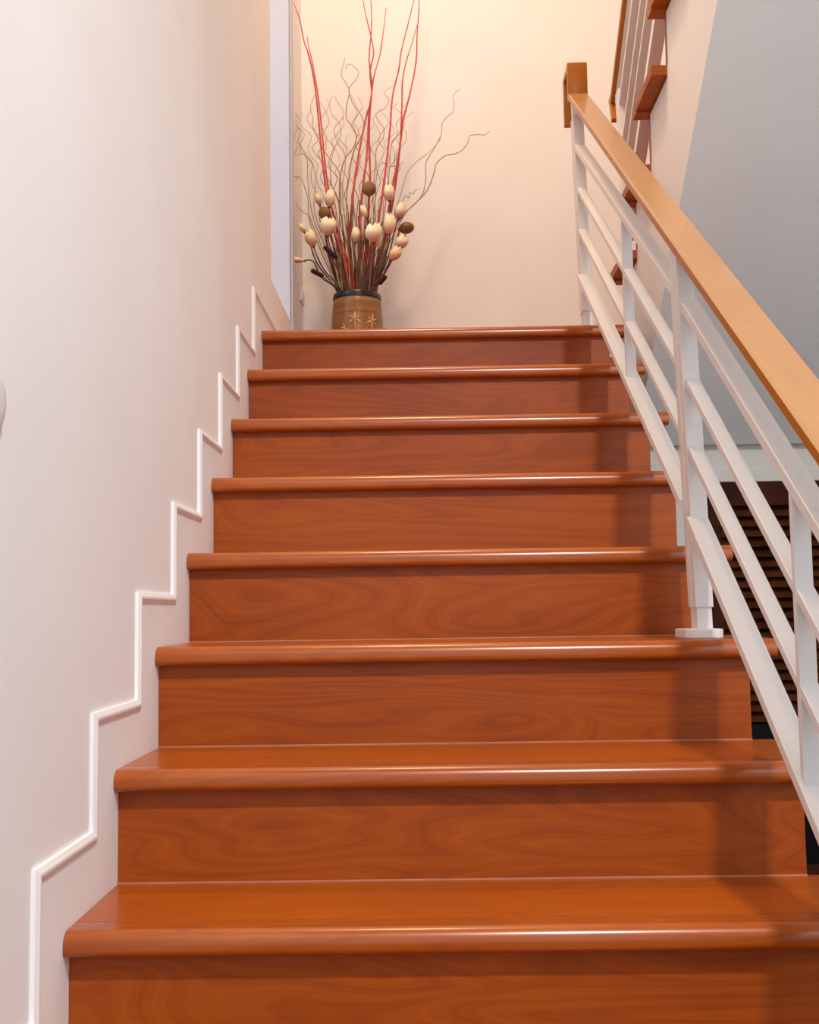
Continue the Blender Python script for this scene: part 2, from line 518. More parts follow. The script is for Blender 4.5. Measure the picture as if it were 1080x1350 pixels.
def make_tread(parent, x0, x1, yk, z, yback, sgn=1, m_t=None, m_n=None):
    """board plus bullnose strip; sgn=-1 for a flight climbing the other way (towards -y)"""
    yn = yk - OV * sgn
    jn = yn + .055 * sgn
    bm = new_bm()
    jt = jn - .003 * sgn
    pts = [(jt, z), (yback, z), (yback, z - TH * .8), (jt, z - TH * .8)]
    prism(bm, pts, x0, x1, 'x')
    t = obj('tread', bm, m_t or M['tread'], parent)
    bm = new_bm()
    ra, rb = .017, .010
    prof = [(jn, z - .0004)]
    prof += [(yn + sgn * (ra + (p[0])), p[1]) for p in [(ra * math.cos(math.radians(a)), z - ra + ra * math.sin(math.radians(a))) for a in range(90, 181, 10)]]
    prof += [(yn + sgn * (rb + (p[0])), p[1]) for p in [(rb * math.cos(math.radians(a)), z - TH + rb + rb * math.sin(math.radians(a))) for a in range(180, 271, 15)]]
    prof += [(jn, z - TH)]
    prism(bm, prof, x0, x1, 'x')
    obj('nosing', bm, m_n or M['nosing'], t, smooth_angle=35)
    return t


for k in range(8):
    yb = (YR[k + 1] + .004) if k < 7 else 1.86
    make_tread(st, 0.0, W_T, YR[k], ZT[k], yb)
for k in range(8):
    z0 = (ZT[k - 1] + .0005) if k else -0.16
    bm = new_bm(); box(bm, 0.0, W_R, YR[k], YR[k] + .014, z0, ZT[k] - TH + .0002)
    obj('riser', bm, M['wood'], st)
    bm = new_bm(); box(bm, 0.0, W_R, YR[k] - .0022, YR[k] + .001, z0 - .0004, z0 + .0016)
    if k: obj('joint_line', bm, M['joint'], st)
    else: bm.free()
# plastered body beneath the treads, closed at the open side
body = []
for k in range(8):
    body += [(YR[k] + .016, (ZT[k - 1] if k else -.16) - TH), (YR[k] + .016, ZT[k] - TH - .002)]
body += [(1.80, ZT[7] - TH - .002), (1.80, Z_FLOOR), (YR[0] + .016, Z_FLOOR)]
bm = new_bm(); prism(bm, body, 0.02, W_R - .006, 'x')
bmesh.ops.triangulate(bm, faces=[f for f in bm.faces if len(f.verts) > 4])
obj('plastered_body', bm, M['wall'], st)
# steps below the frame
bm = new_bm(); box(bm, 0, W_R, -.24, YR[0] + .016, -.20, -.165); box(bm, 0, W_T, -.262, -.20, -.198, -.164, .008, 2)
obj('tread', bm, M['tread'], st)
bm = new_bm(); box(bm, 0, W_R, -.225, -.21, Z_FLOOR, -.20)
obj('riser', bm, M['wood'], st)

# ------------------------------------------------------------------ lower railing
PX0, PX1 = 0.9105, 0.9392
rl = thing('stair_railing', 'white steel railing with honey-coloured wooden handrail along the lower flight', 'railing', (0.926, 0.56, ZT[2]))


def rail_z(y):                      # top-left crease of the handrail
    return 0.845 + 0.6855 * (y - 0.257)


def handrail(parent, x0, x1, y0, y1, zf, th=0.024, r=.006, dx=0.0):
    bm = new_bm()
    prof = [(x0, -.004), (x0 + .004, 0), (x1 - .004, 0), (x1, -.004), (x1, -th + .004), (x1 - .004, -th), (x0 + .004, -th), (x0, -th + .004)]
    A = [bm.verts.new((x, y0, zf(y0) + dz)) for x, dz in prof]
    B = [bm.verts.new((x - (dx if x > (x0 + x1) / 2 else 0), y1, zf(y1) + dz)) for x, dz in prof]
    n = len(prof)
    bm.faces.new(A); bm.faces.new(B[::-1])
    for i in range(n): bm.faces.new((A[i], B[i], B[(i + 1) % n], A[(i + 1) % n]))
    bmesh.ops.recalc_face_normals(bm, faces=bm.faces[:])
    o = obj('handrail', bm, M['rail_wood'], parent, smooth_angle=25)
    o.data.materials.append(M['rail_end'])                 # shade of sides and underside put in as darker wood
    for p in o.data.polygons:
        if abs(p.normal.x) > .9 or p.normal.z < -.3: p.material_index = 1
    return o


HX0, HX1 = 0.894, 0.960
YE = 1.785
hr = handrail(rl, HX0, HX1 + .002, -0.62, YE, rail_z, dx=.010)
# end of the handrail over the newel: board rising vertically, level cap and drop behind
zt = 1.990
bm = new_bm()
ze = rail_z(YE) - .022
prism(bm, [(YE, ze), (YE, zt - .004), (YE + .004, zt), (YE + .105, zt), (YE + .109, zt - .004), (YE + .109, 1.835), (YE + .089, 1.835),
           (YE + .089, zt - .022), (YE + .020, zt - .022), (YE + .020, ze)], HX0, HX1 - .008, 'x', 0.002)
bmesh.ops.triangulate(bm, faces=[f for f in bm.faces if len(f.verts) > 4])
obj('rail_end', bm, M['rail_end'], hr, smooth_angle=30)


def post(parent, y0, y1, z0, z1, zstub, x0=PX0, x1=PX1, name='post'):
    bm = new_bm()
    ym = (y0 + y1) / 2
    box(bm, x0 - .001, x1 + .001, y0, ym - .003, zstub, z1, .0015)     # two flats side by side
    box(bm, x0 - .001, x1 + .001, ym + .003, y1, zstub, z1, .0015)
    box(bm, x0 + .0015, x1 - .0015, y0 + .004, y1 - .004, z0, z1 - .01)
    zm = (z0 + z1) / 2
    for v in bm.verts: v.co.x -= .022 * (v.co.z - zm)      # the posts lean a little towards the stairs
    return obj(name, bm, M['steel'], parent)


P = post(rl, 0.545, 0.60, ZT[2] + .015, rail_z(.57) - .024, ZT[2] + .053)
bm = new_bm()
cx, cy = 0.926, 0.572
hw, hd, ch = .032, .052, .010
prism(bm, [(cx - hw + ch, cy - hd), (cx + hw - ch, cy - hd), (cx + hw, cy - hd + ch), (cx + hw, cy + hd - ch), (cx + hw - ch, cy + hd),
           (cx - hw + ch, cy + hd), (cx - hw, cy + hd - ch), (cx - hw, cy - hd + ch)], ZT[2], ZT[2] + .016, 'z', .002)
obj('base_plate', bm, M['steel'], P)
nx = .004
post(rl, 1.785, 1.84, ZT[7], 1.83, ZT[7] + .05, PX0 + nx, PX1 + nx, 'newel_post')
post(rl, 1.845, 1.872, 1.78, 1.95, 1.80, PX0 + nx, PX1 + nx, 'rail_bracket')

BAR = [  # top z at upper newel, top z at post back, at post front, width, depth
    (1.738, 0.965, 0.930, .031, .020),
    (1.610, 0.826, 0.791, .024, .016),
    (1.486, 0.706, 0.671, .024, .016),
    (1.353, 0.582, 0.547, .036, .020)]
YL = -0.62
for i, (zn, zb, zf, w, h) in enumerate(BAR):
    c = (PX0 + PX1) / 2
    bm = new_bm(); beam(bm, (0.598, zb), (1.787, zn), (c - w / 2, c + w / 2), h); obj('rail_bar', bm, M['steel'], rl)
    sl = .70
    bm = new_bm(); beam(bm, (YL, zf - sl * (0.547 - YL)), (0.547, zf), (c - w / 2, c + w / 2), h); obj('rail_bar', bm, M['steel'], rl)


def bar_top(i, y):
    zn, zb, zf = BAR[i][:3]
    if y > .57: return zb + (zn - zb) * (y - .598) / (1.787 - .598)
    return zf - .70 * (.547 - y)


def baluster(y0, y1):
    bm = new_bm()
    ym = (y0 + y1) / 2
    pts = [(y0, bar_top(3, y0) - .012), (y1, bar_top(3, y1) - .012), (y1, bar_top(0, y1) - .008), (y0, bar_top(0, y0) - .008)]
    prism(bm, pts, PX0 + .0015, PX0 + .0245, 'x', .001)
    return obj('baluster', bm, M['steel'], rl)


baluster(1.100, 1.112)
baluster(0.004, 0.016)
baluster(-0.60, -0.588)

# ------------------------------------------------------------------ upper flight (climbs back over the right side)
UX0, UXR = 1.070, 1.112
us = thing('upper_staircase', 'upper flight of stairs seen from below with white side and grey sloping underside', 'stairs', (1.6, 2.4, ZT[7]))
nose = [(1.736 + .24 * m, 1.783 + TH - .172 * m) for m in range(3, -7, -1)]          # (front of nosing, tread top)
saw = [(nose[0][0] - OV, ZT[7])]
for j, (ny, z) in enumerate(nose):
    yr = ny - OV
    saw += [(yr, z - TH), (nose[j + 1][0] - OV if j + 1 < len(nose) else yr - .24, z - TH)]
y_end, z_end = saw[-1]
def soff(y): return 1.715 - .745 * (y - .965)
low = [(y_end, soff(y_end)), (2.072, soff(2.072)), (2.158, 0.905), (2.158, ZT[7]), (2.18, ZT[7])]
bm = new_bm(); prism(bm, saw + low, UXR, UXR + .10, 'x')
bmesh.ops.triangulate(bm, faces=[f for f in bm.faces if len(f.verts) > 4])
obj('stringer', bm, M['wall'], us)
bm = new_bm()
prism(bm, [(y_end, soff(y_end)), (2.072, soff(2.072)), (2.0995, 0.905), (2.0995, 1.0), (2.06, 1.06), (y_end, soff(y_end) + .2)], UXR + .10, X_RIGHT - .006, 'x')
obj('soffit', bm, M['wall'], us)
for j, (ny, z) in enumerate(nose):
    yb = (nose[j + 1][0] - OV - .006) if j + 1 < len(nose) else ny - .27
    make_tread(us, UX0, X_RIGHT - .006, ny - OV, z, yb, -1, M['tread_end'], M['tread_end'])
    zb = nose[j - 1][1] if j else ZT[7]
    bm = new_bm(); box(bm, UXR - .002, X_RIGHT - .006, ny - OV - .014, ny - OV, zb + .0005, z - TH)
    obj('riser', bm, M['wood'], us)

# upper railing
ur = thing('stair_railing', 'white steel railing with dark-edged wooden handrail climbing along the upper flight', 'railing', (1.135, 2.2, nose[1][1]))
def urail(y): return 2.112 - .76 * (y - 2.268)
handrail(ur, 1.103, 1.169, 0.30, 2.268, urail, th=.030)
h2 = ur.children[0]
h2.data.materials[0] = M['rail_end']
bm = new_bm()
prism(bm, [(2.268, 2.084), (2.268, 2.113), (2.306, 2.108), (2.264, 2.012), (2.242, 2.018), (2.272, 2.084)], 1.103, 1.169, 'x', .0015)
bmesh.ops.triangulate(bm, faces=[f for f in bm.faces if len(f.verts) > 4])
obj('rail_end', bm, M['rail_end'], h2)
bm = new_bm(); beam(bm, (0.30, urail(0.30) - .0305), (2.262, urail(2.262) - .0305), (1.117, 1.166), .008, .001); obj('rail_flat', bm, M['steel'], ur)
for d, w, h in ((.105, .036, .020), (.235, .024, .016), (.355, .024, .016), (.560, .036, .020)):
    c = 1.136
    bm = new_bm(); beam(bm, (0.30, urail(0.30) - d), (2.20, urail(2.20) - d), (c - w / 2, c + w / 2), h); obj('rail_bar', bm, M['steel'], ur)
post(ur, 2.195, 2.245, nose[2][1] - .0, urail(2.245) - .03, nose[2][1] + .05, 1.121, 1.151, 'newel_post')
post(ur, 0.98, 1.03, nose[6][1], urail(1.03) - .03, nose[6][1] + .05, 1.121, 1.151, 'post')
for yb in (1.60, 0.5):
    bm = new_bm()
    prism(bm, [(yb - .02, urail(yb - .02) - .57), (yb + .02, urail(yb + .02) - .57), (yb + .02, urail(yb + .02) - .112), (yb - .02, urail(yb - .02) - .112)], 1.1225, 1.1495, 'x', .001)
    obj('baluster', bm, M['steel'], ur)

# ------------------------------------------------------------------ louvred door under the landing
dr = bpy.data.objects.new('door_1', None); COL.objects.link(dr); dr.location = (1.335, DY, Z_FLOOR); dr['kind'] = 'structure'
dr['label'] = 'dark brown louvred door under the landing behind the railing'; dr['category'] = 'door'
dx0, dx1, dz0, dz1 = 1.337, 1.96, -.45, .773
bm = new_bm()
box(bm, dx0, dx0 + .036, DY - .01, DY + .03, dz0, dz1, .002); box(bm, dx1 - .036, dx1, DY - .01, DY + .03, dz0, dz1, .002)
box(bm, dx0 + .036, dx1 - .036, DY - .01, DY + .03, .700, dz1, .002)
box(bm, dx0 + .036, dx1 - .036, DY - .01, DY + .03, dz0, dz0 + .06, .002)
obj('door_frame', bm, M['dark_wood'], dr)
bm = new_bm()
zz = .688
while zz > .04:
    pts = [(DY - .010, zz - .020), (DY - .004, zz - .022), (DY + .026, zz + .004), (DY + .024, zz + .008)]
    prism(bm, pts, dx0 + .036, dx1 - .036, 'x')
    zz -= .0315
obj('louvre_panel', bm, M['slat_wood'], dr)
bm = new_bm(); box(bm, dx0 + .036, dx1 - .036, DY + .030, DY + .04, dz0 + .06, .70)
box(bm, dx0 + .036, dx1 - .036, DY - .004, DY + .028, dz0 + .06, .03)
obj('door_panel', bm, M['black_panel'], dr)
bm = new_bm(); box(bm, 1.325, X_RIGHT, DY + .045, DY + .055, Z_FLOOR, .81)
struct('wall_recess', bm, M['black_panel'])

# ------------------------------------------------------------------ small wall fittings
wl = thing('wall_fitting', 'small round white plastic fitting on the left wall at the photo edge', 'wall fitting', (WX, -0.268, .616))
bm = new_bm(); lathe(bm, [(0, 0), (.0415, 0), (.0415, .003), (.039, .005), (.0, .005)], (WX, -.268, .616), 48, Vector((1, 0, 0)))
obj('base_ring', bm, M['plastic'], wl)
bm = new_bm(); lathe(bm, [(0, .005), (.035, .005), (.034, .008), (.030, .010), (.018, .0115), (0, .012)], (WX, -.268, .616), 48, Vector((1, 0, 0)))
obj('cover', bm, M['plastic'], wl)
ws = thing('wall_socket', 'small white socket plate low on the wall in the corner left of the vase', 'socket', (WX, 2.86, 1.6))
bm = new_bm(); box(bm, WX, WX + .009, 2.815, 2.905, 1.578, 1.630, .003)
obj('plate', bm, M['plastic'], ws)
bm = new_bm(); box(bm, WX + .009, WX + .012, 2.84, 2.88, 1.592, 1.616, .001)
obj('socket_insert', bm, M['plastic'], ws)

# ------------------------------------------------------------------ vase
VX, VY = 0.2195, 2.70
VZ0, VZ1 = ZT[7], 1.560
vs = thing('vase', 'brown glazed cylindrical vase with dark rim and raised star flowers on the landing', 'vase', (VX, VY, VZ0))
bm = new_bm()
prof = [(0, .0), (.084, .0), (.0925, .006), (.0955, .03), (.096, .15), (.095, .26), (.0915, .315), (.088, .340), (.0845, .347),
        (.0775, .347), (.078, .2), (.078, .02), (0, .018)]
lathe(bm, prof, (VX, VY, VZ0), 64)
obj('vase_body', bm, M['vase'], vs, smooth_angle=40)
bm = new_bm()
lathe(bm, [(.0778, .338), (.0778, .362), (.080, .3655), (.0865, .3655), (.0895, .361), (.0900, .348), (.0885, .343), (.085, .3465)], (VX, VY, VZ0), 64)
obj('vase_rim', bm, M['vase_rim'], vs, smooth_angle=40)


def star(u, v, rad, n, rot, stem):
    """raised flower on the front of the vase"""
    p = at(u, v, VY - .095)
    x0 = math.asin(max(-1, min(1, (p.x - VX) / .096)))
    z0 = p.z

    def on(ax, az, h):
        th = x0 + ax / .096
        r = .0955 + h
        return Vector((VX + r * math.sin(th), VY - r * math.cos(th), z0 + az))
    bm = new_bm()
    for i in range(n):
        a = rot + 2 * math.pi * i / n
        L = rad * (1.0 if i % 2 == 0 else .85)
        d = (math.sin(a), math.cos(a)); s = (d[1], -d[0])
        w = L * .14
        t = [on(0, 0, .0038), on(d[0] * L * .4 + s[0] * w, d[1] * L * .4 + s[1] * w, .0005), on(d[0] * L, d[1] * L, .001),
             on(d[0] * L * .4 - s[0] * w, d[1] * L * .4 - s[1] * w, .0005), on(d[0] * L * .4, d[1] * L * .4, .0042)]
        V = [bm.verts.new(q) for q in t]
        for f in ((0, 1, 4), (1, 2, 4), (2, 3, 4), (3, 0, 4)):
            bm.faces.new([V[k] for k in f])
    if stem:
        pts = [on(0, -.004, .001), on(stem * .3, -rad * .8, .0012), on(stem, -rad * 2.0, .0008)]
        tube(bm, pts, .0012, .0012, 5)
    bmesh.ops.recalc_face_normals(bm, faces=bm.faces[:])
    obj('star_relief', bm, M['star'], vs)


star(468, 420, .030, 6, 0.0, .004)
star(490.5, 421, .031, 6, .12, -.004)
star(454, 432, .022, 6, -.15, .003)
star(505, 432, .022, 6, .2, 0)
star(479, 440, .022, 6, .3, 0)

# ------------------------------------------------------------------ contents of the vase
LOW = VZ1 - .20


def mouth(u, y):
    """where a stem crosses the vase rim and where it ends inside the vase"""
    p = at(u, 380, y)
    dx, dy = p.x - VX, y - VY
    r = math.hypot(dx, dy)
    if r > .070:
        dx *= .070 / r; dy *= .070 / r
    rim = Vector((VX + dx, VY + dy, VZ1 - .002))
    foot = Vector((VX + dx * .45, VY + dy * .45, LOW))
    return foot, rim


def stem_path(um, ym, pts, y_tip, wob=0.0):
    """pts: list of (u,v) from the rim upwards; depth runs from ym at the rim to y_tip at the end"""
    foot, rim = mouth(um, ym)
    out = [foot, rim]
    n = len(pts)
    for i, (u, v) in enumerate(pts):
        t = (i + 1) / n
        out.append(at(u, v, ym + (y_tip - ym) * t + (random.uniform(-wob, wob) if i < n - 1 else 0)))
    return out


Z1 = 3.0676                    # spray outlines were traced on an enlargement
def tr(l): return [(340 + a / Z1, b / Z1) for a, b in l]


def twig(name, label, cat, group, um, ym, pts, ytip, r0, r1, mat, wob=0.0, seg=6, sub=4, bulge=None, forks=()):
    path = stem_path(um, ym, pts, ytip, wob)
    bm = new_bm()
    tube(bm, path, r0, r1, seg, True, sub, bulge)
    for fi, fp in forks:
        s = path[fi + 2]
        tube(bm, [s] + [at(u, v, s.y + .01 * (k + 1)) for k, (u, v) in enumerate(fp)], r1 * 1.2, r1 * .7, 5, True, 3)
    o = obj(name, bm, mat, origin=path[0])
    tag(o, label, cat, group)
    return o


G = 'red twigs in the vase'
rt = [
    ('red twig leaning far left out of the vase with its tip above the frame', 461, 2.69, [(456, 352), (446, 320), (437, 290), (430, 250), (424, 200), (416, 118), (407, 72), (401, 55), (395, 25), (386, 0), (380, -22)], 2.66),
    ('shorter red twig leaning left beside the far-left one, ending in a fine point', 463, 2.70, [(459, 350), (450, 318), (441, 290), (433, 250), (427, 200), (420, 130), (411, 78), (407, 62), (405, 48)], 2.72),
    ('leftmost red twig of the central cluster, curving from lower left up past the frame', 467, 2.68, [(462, 330), (461, 316), (464, 270), (469, 228), (477, 182.5), (483.4, 153), (490, 127), (488, 94.5), (492.5, 72), (490, 52), (483.4, 24.4), (478.5, 0), (475, -20)], 2.64),
    ('red twig rising straightest through the middle of the central cluster', 478, 2.70, [(480, 350), (475, 293), (479.5, 238), (483.4, 208.6), (486.7, 147), (490.6, 114), (486.7, 78), (490, 36), (489, 0), (487, -25)], 2.70),
    ('red twig of the central cluster whose blunt tip bends right, just inside the frame', 487, 2.72, [(487, 350), (485, 293), (488, 235), (486.7, 182), (488, 147), (492.5, 104), (501, 72), (506, 38), (509, 10)], 2.74),
    ('red twig right of the central cluster, leftmost of the right-hand three', 490, 2.68, [(492, 345), (496.5, 310), (504.6, 254), (509.5, 215), (514.4, 169.5), (517.6, 127), (526, 91), (529, 68), (537, 36), (546, 0), (550, -20)], 2.66),
    ('red twig of the right-hand three bowing left halfway up, tip inside the frame', 495, 2.70, [(499.7, 352), (511, 293), (517.6, 248), (527.4, 192), (530, 140), (530.7, 107.6), (535.6, 81.5), (543, 58), (550, 33)], 2.70),
    ('rightmost red twig, kinked outward near the top right of the spray', 496, 2.72, [(501, 349), (516, 277), (522.5, 234.7), (529, 179), (532, 156.5), (540.5, 124), (548.6, 81.5), (550, 45), (552.5, 13), (552, -8), (551, -25)], 2.75),
]
for lab, um, ym, pts, yt in rt:
    twig('red_twig', lab, 'twig', G, um, ym, pts, yt, .0056, .0012, M['red_twig'], .004, bulge=lambda t: 1 + .12 * (math.sin(t * 40) > .93))

# curly willow
GW = 'curly willow branches in the vase'
cw = [
    ('longest curly willow branch reaching far right across the bare wall', 492, 2.70, [(505, 340), (517.6, 303), (535, 280), (548.6, 267), (562, 253), (568, 241), (573, 226), (576, 215), (588, 205), (600, 203), (610.5, 197), (617, 188), (620, 179), (633, 177.6), (639, 178), (646, 173)], 2.74, .0034, .0011, 0),
    ('curly willow branch right of the spray whose tip rises highest on the bare wall', 494, 2.68, [(508, 335), (522, 303), (535.6, 280), (548, 268), (558, 254), (561.6, 235), (561.6, 215), (568, 203), (574.7, 192), (582, 177), (583, 163), (590, 154), (597.5, 147), (599, 137), (597.5, 127), (602, 121), (607, 117)], 2.66, .0034, .0011, 1),
    ('pale curly willow branch forming the inner arc beside the two long right-hand ones', 490, 2.72, [(500, 345), (512, 303), (524, 270), (529, 254), (533, 240), (539, 225), (552, 211), (565, 202), (574, 192), (582, 182)], 2.76, .003, .001, 1),
    ('short wriggling willow shoot just right of the cream buds', 491, 2.66, [(503, 340), (515, 300), (528, 275), (532, 264), (535, 258), (539, 261), (541, 254), (545, 256), (548, 250), (551, 250)], 2.64, .0028, .001, 0),
    ('curly willow branch at left arching outward and up past the window edge', 446, 2.68, [(425, 335), (411, 300), (407, 280), (406, 262), (402, 248), (397, 235), (388, 232), (384, 228)], 2.64, .0032, .001, 0),
    ('curly willow shoot dropping in a hook at the far left of the spray', 449, 2.70, [(428, 335), (414, 300), (408, 285), (402, 281), (395, 275), (389, 262), (387, 250), (390, 240), (394, 232), (396, 227)], 2.70, .003, .0009, 1),
    ('leftmost tall curly willow branch zigzagging up beside the window', 447, 2.72, [(430, 330), (414, 290), (408, 260), (406, 235), (405, 208.6), (399, 196), (393, 186), (396, 174), (390, 163), (394, 155), (385, 145), (387, 138), (384, 130)], 2.70, .003, .0009, 1),
    ('pale willow branch curling up behind the far-left red twigs', 455, 2.72, [(449, 340), (447.6, 293), (449, 255), (447.6, 228), (436, 211), (425, 195.6), (418, 180), (412, 165), (413, 156), (409, 143), (414, 128), (420, 118)], 2.76, .0032, .001, 1),
    ('dark curly willow branch twisting left of the central red twigs up to a forked tip', 466, 2.70, [(462, 345), (451, 293), (447.6, 244.5), (454, 212), (466, 195), (470, 182.5), (466, 168), (457, 156.5), (457, 140), (460.6, 120.6), (455, 108), (450, 99), (452, 88), (455, 76)], 2.70, .0034, .0011, 0),
    ('curly willow branch crossing behind the central red twigs and hooking back at its tip', 468, 2.74, [(464, 350), (458, 300), (457, 261), (461, 230), (465.5, 202), (476, 180), (480, 163), (474, 148), (465.5, 137), (460, 118), (468, 107), (473, 96), (466, 87), (458, 85), (456, 92)], 2.78, .003, .001, 0),
    ('thin wavy willow branch between the far-left twigs and the central cluster', 458, 2.70, [(455, 345), (446, 293), (438, 245), (436, 220), (441, 195.6), (449, 180), (447.6, 163), (437, 150), (435, 136), (438, 126)], 2.70, .003, .001, 1),
    ('wavy willow branch just left of the dark forked one', 462, 2.68, [(460, 345), (455, 290), (452, 245), (455, 222), (454, 202), (444, 186), (441, 169.5), (451, 157), (453, 147), (446, 136), (441, 127)], 2.66, .003, .001, 1),
    ('curling willow branch between the central and right-hand red twigs', 484, 2.74, [(490, 345), (493, 300), (492, 255), (495, 220), (496.5, 195.6), (505, 183), (506, 169.5), (498, 158), (496.5, 150), (508, 142), (513, 132), (507, 124), (510, 119), (517.6, 114)], 2.78, .003, .0009, 1),
    ('dark little willow shoot curling sideways among the right-hand red twigs', 486, 2.68, [(490, 350), (492, 300), (495, 260), (496, 238), (499, 222), (505, 214), (512, 220), (520, 219), (527, 217), (532, 214)], 2.66, .0028, .001, 0),
    ('willow branch weaving between the right-hand red twigs', 488, 2.72, [(496, 345), (504, 300), (510, 255), (514, 220), (516, 192), (524, 177), (522.5, 163), (529, 154), (530.7, 143), (538, 134)], 2.75, .003, .001, 1),
    ('faint willow branch curving behind the three right-hand red twigs', 489, 2.74, [(497, 345), (508, 290), (522, 240), (520, 215), (527, 195), (523, 180), (533, 165), (529, 150), (520, 142)], 2.79, .0028, .0009, 1),
    ('faint willow branch with a looping tip left of the central cluster at mid height', 460, 2.74, [(457, 345), (452, 295), (446, 262), (432, 235), (424, 214), (420, 200), (431, 186), (427, 172), (421, 160), (428, 150), (434, 138), (430, 130)], 2.79, .003, .0009, 1),
    ('thin willow branch arching past the left edge of the far-left cream buds', 450, 2.66, [(438, 340), (421, 300), (414, 272), (416, 240), (412, 215), (400, 203), (388, 205), (393, 192), (388, 180), (392, 168)], 2.62, .003, .0009, 1),
    ('wispy willow branch rising behind the brown pod in the middle', 475, 2.74, [(474, 345), (470, 300), (466, 262), (470, 230), (475, 205), (468, 190), (473, 174), (466, 160), (473, 150), (478, 140), (472, 128)], 2.79, .003, .0009, 1),
]
for lab, um, ym, pts, yt, r0, r1, pale in cw:
    twig('willow_branch', lab, 'branch', GW, um, ym, pts, yt, r0 * .8, r1, M['willow_pale'] if pale else M['willow'], .006, seg=5, sub=4)

# straight dried stalks of the bundle
GS = 'dried stalks in the vase'
rs = random.Random(11)
NS = 52
for i in range(NS):
    t = (i + .5) / NS
    um = 446 + 50 * t + rs.uniform(-1.5, 1.5)
    ym = 2.70 + rs.uniform(-.055, .06)
    lean = (t - .5) * 2
    vt = rs.uniform(262, 322) + abs(lean) * 18
    h = (380 - vt)
    ut = um + lean * h * .30 + rs.uniform(-5, 5)
    bend = rs.uniform(-4, 4)
    pts = [(um + (ut - um) * .33 + bend * .5, 380 - h * .33), (um + (ut - um) * .68 + bend, 380 - h * .68), (ut, vt)]
    m = [M['stalk'], M['dark_stalk'], M['willow'], M['dark_red_twig'], M['dark_stalk']][i % 5]
    twig('dried_stalk', 'thin straight dried stalk standing upright in the dense bundle in the vase', 'stalk', GS, um, ym, pts, ym + rs.uniform(-.03, .03), .0036, .0018, m, 0, seg=5, sub=3)


# hazy tangle of thin curls behind the red twigs
rw = random.Random(5)
for i in range(16):
    t = (i + .5) / 16
    um = 450 + 42 * t
    u = um; pts = []
    lean = (-.34 + .60 * t) * 1.0
    vtop = rw.uniform(120, 175)
    v = 352.0; ph = rw.uniform(0, 6); amp = 0
    while v > vtop:
        amp = min(6.5, max(0, (300 - v) / 18))
        pts.append((um + lean * (380 - v) * .85 + amp * math.sin(ph + v * .16) + rw.uniform(-1.2, 1.2), v))
        v -= rw.uniform(11, 16)
    twig('willow_branch', 'thin pale willow twig lost in the hazy tangle of curls behind the red twigs', 'branch', 'hazy willow tangle in the vase',
         um, 2.71 + rw.uniform(-.02, .05), pts, 2.76 + rw.uniform(-.06, .06), .0020, .0008, M['willow_pale'] if i % 2 else M['willow'], .004, seg=4, sub=3)


# cream buds
def bud_mesh(bm, c, axis, length, rad, n=5, open_=0.0, seed=0):
    """overlapping petals wrapped into a closed or half open bud"""
    r_ = random.Random(seed)
    q = Vector((0, 0, 1)).rotation_difference(Vector(axis).normalized())
    n = 6
    for i in range(n):
        a0 = 2 * math.pi * i / 3 + (math.pi / 3 if i >= 3 else 0) + r_.uniform(-.15, .15)
        lift = 1 + r_.uniform(-.08, .08)
        nu, nv = 7, 9
        half = math.pi * (.40 if i < 3 else .36)
        grid = []
        for b in range(nv):
            t = b / (nv - 1)
            # bud silhouette: narrow base, full belly, drawn-in tip
            rr = rad * (math.sin(math.pi * min(1, .10 + .80 * t)) ** .75) * (1 + open_ * t * t * 1.1)
            wdt = half * (math.sin(math.pi * (.14 + .80 * t)) ** .5)
            row = []
            for s in range(nu):
                k = s / (nu - 1) * 2 - 1
                a = a0 + k * wdt
                z = length * lift * (1.0 if i < 3 else 1.04) * t * (1 - .16 * k * k * t)
                r2 = rr * (1.0 if i < 3 else .90) * (1 + .03 * k)
                row.append(bm.verts.new(Vector(c) + q @ Vector((r2 * math.cos(a), r2 * math.sin(a), z))))
            grid.append(row)
        for b in range(nv - 1):
            for s in range(nu - 1):
                f = bm.faces.new((grid[b][s], grid[b][s + 1], grid[b + 1][s + 1], grid[b + 1][s])); f.smooth = True
    return bm


PXM = 0.00277                       # metres per photo pixel at the vase
GB = 'cream artificial buds in the vase'


def flower(label, u, v, w, h, ang, um, ym, y, mat, bend=0, open_=0.0, group=GB, seed=0, mid=None):
    """(u,v) = middle of the bud; ang = tilt of its axis from upright, clockwise, degrees"""
    L = h * PXM * 1.08; rad = w * PXM * .54
    a = math.radians(ang)
    axis = Vector((math.sin(a), -.25, math.cos(a))).normalized()
    c = at(u, v, y) - axis * (L * .5)
    foot, rim = mouth(um, ym)
    root = thing('cream_bud_flower', label, 'flower', foot, group)
    d = Vector((math.sin(a), 0, math.cos(a)))
    m1 = rim.lerp(c, .5) + Vector((bend * PXM, 0, 0))
    path = [foot, rim, m1, c - d * .035, c + axis * .004]
    if mid: path = [foot, rim] + [at(uu, vv, (ym + y) / 2) for uu, vv in mid] + [c - d * .02, c + axis * .004]
    bm = new_bm(); tube(bm, path, .0032, .0022, 6, True, 5)
    obj('stem', bm, M['dark_stalk'], root)
    bm = new_bm(); bud_mesh(bm, c, axis, L, rad, 5, open_, seed)
    # own origin at the bud base
    obj('bud', bm, mat, root)
    bm = new_bm(); lathe(bm, [(0, -.008), (.004, -.006), (rad * .42, .006), (rad * .36, .012), (0, .010)], c, 10, axis)
    obj('calyx', bm, M['calyx'], root)
    return root


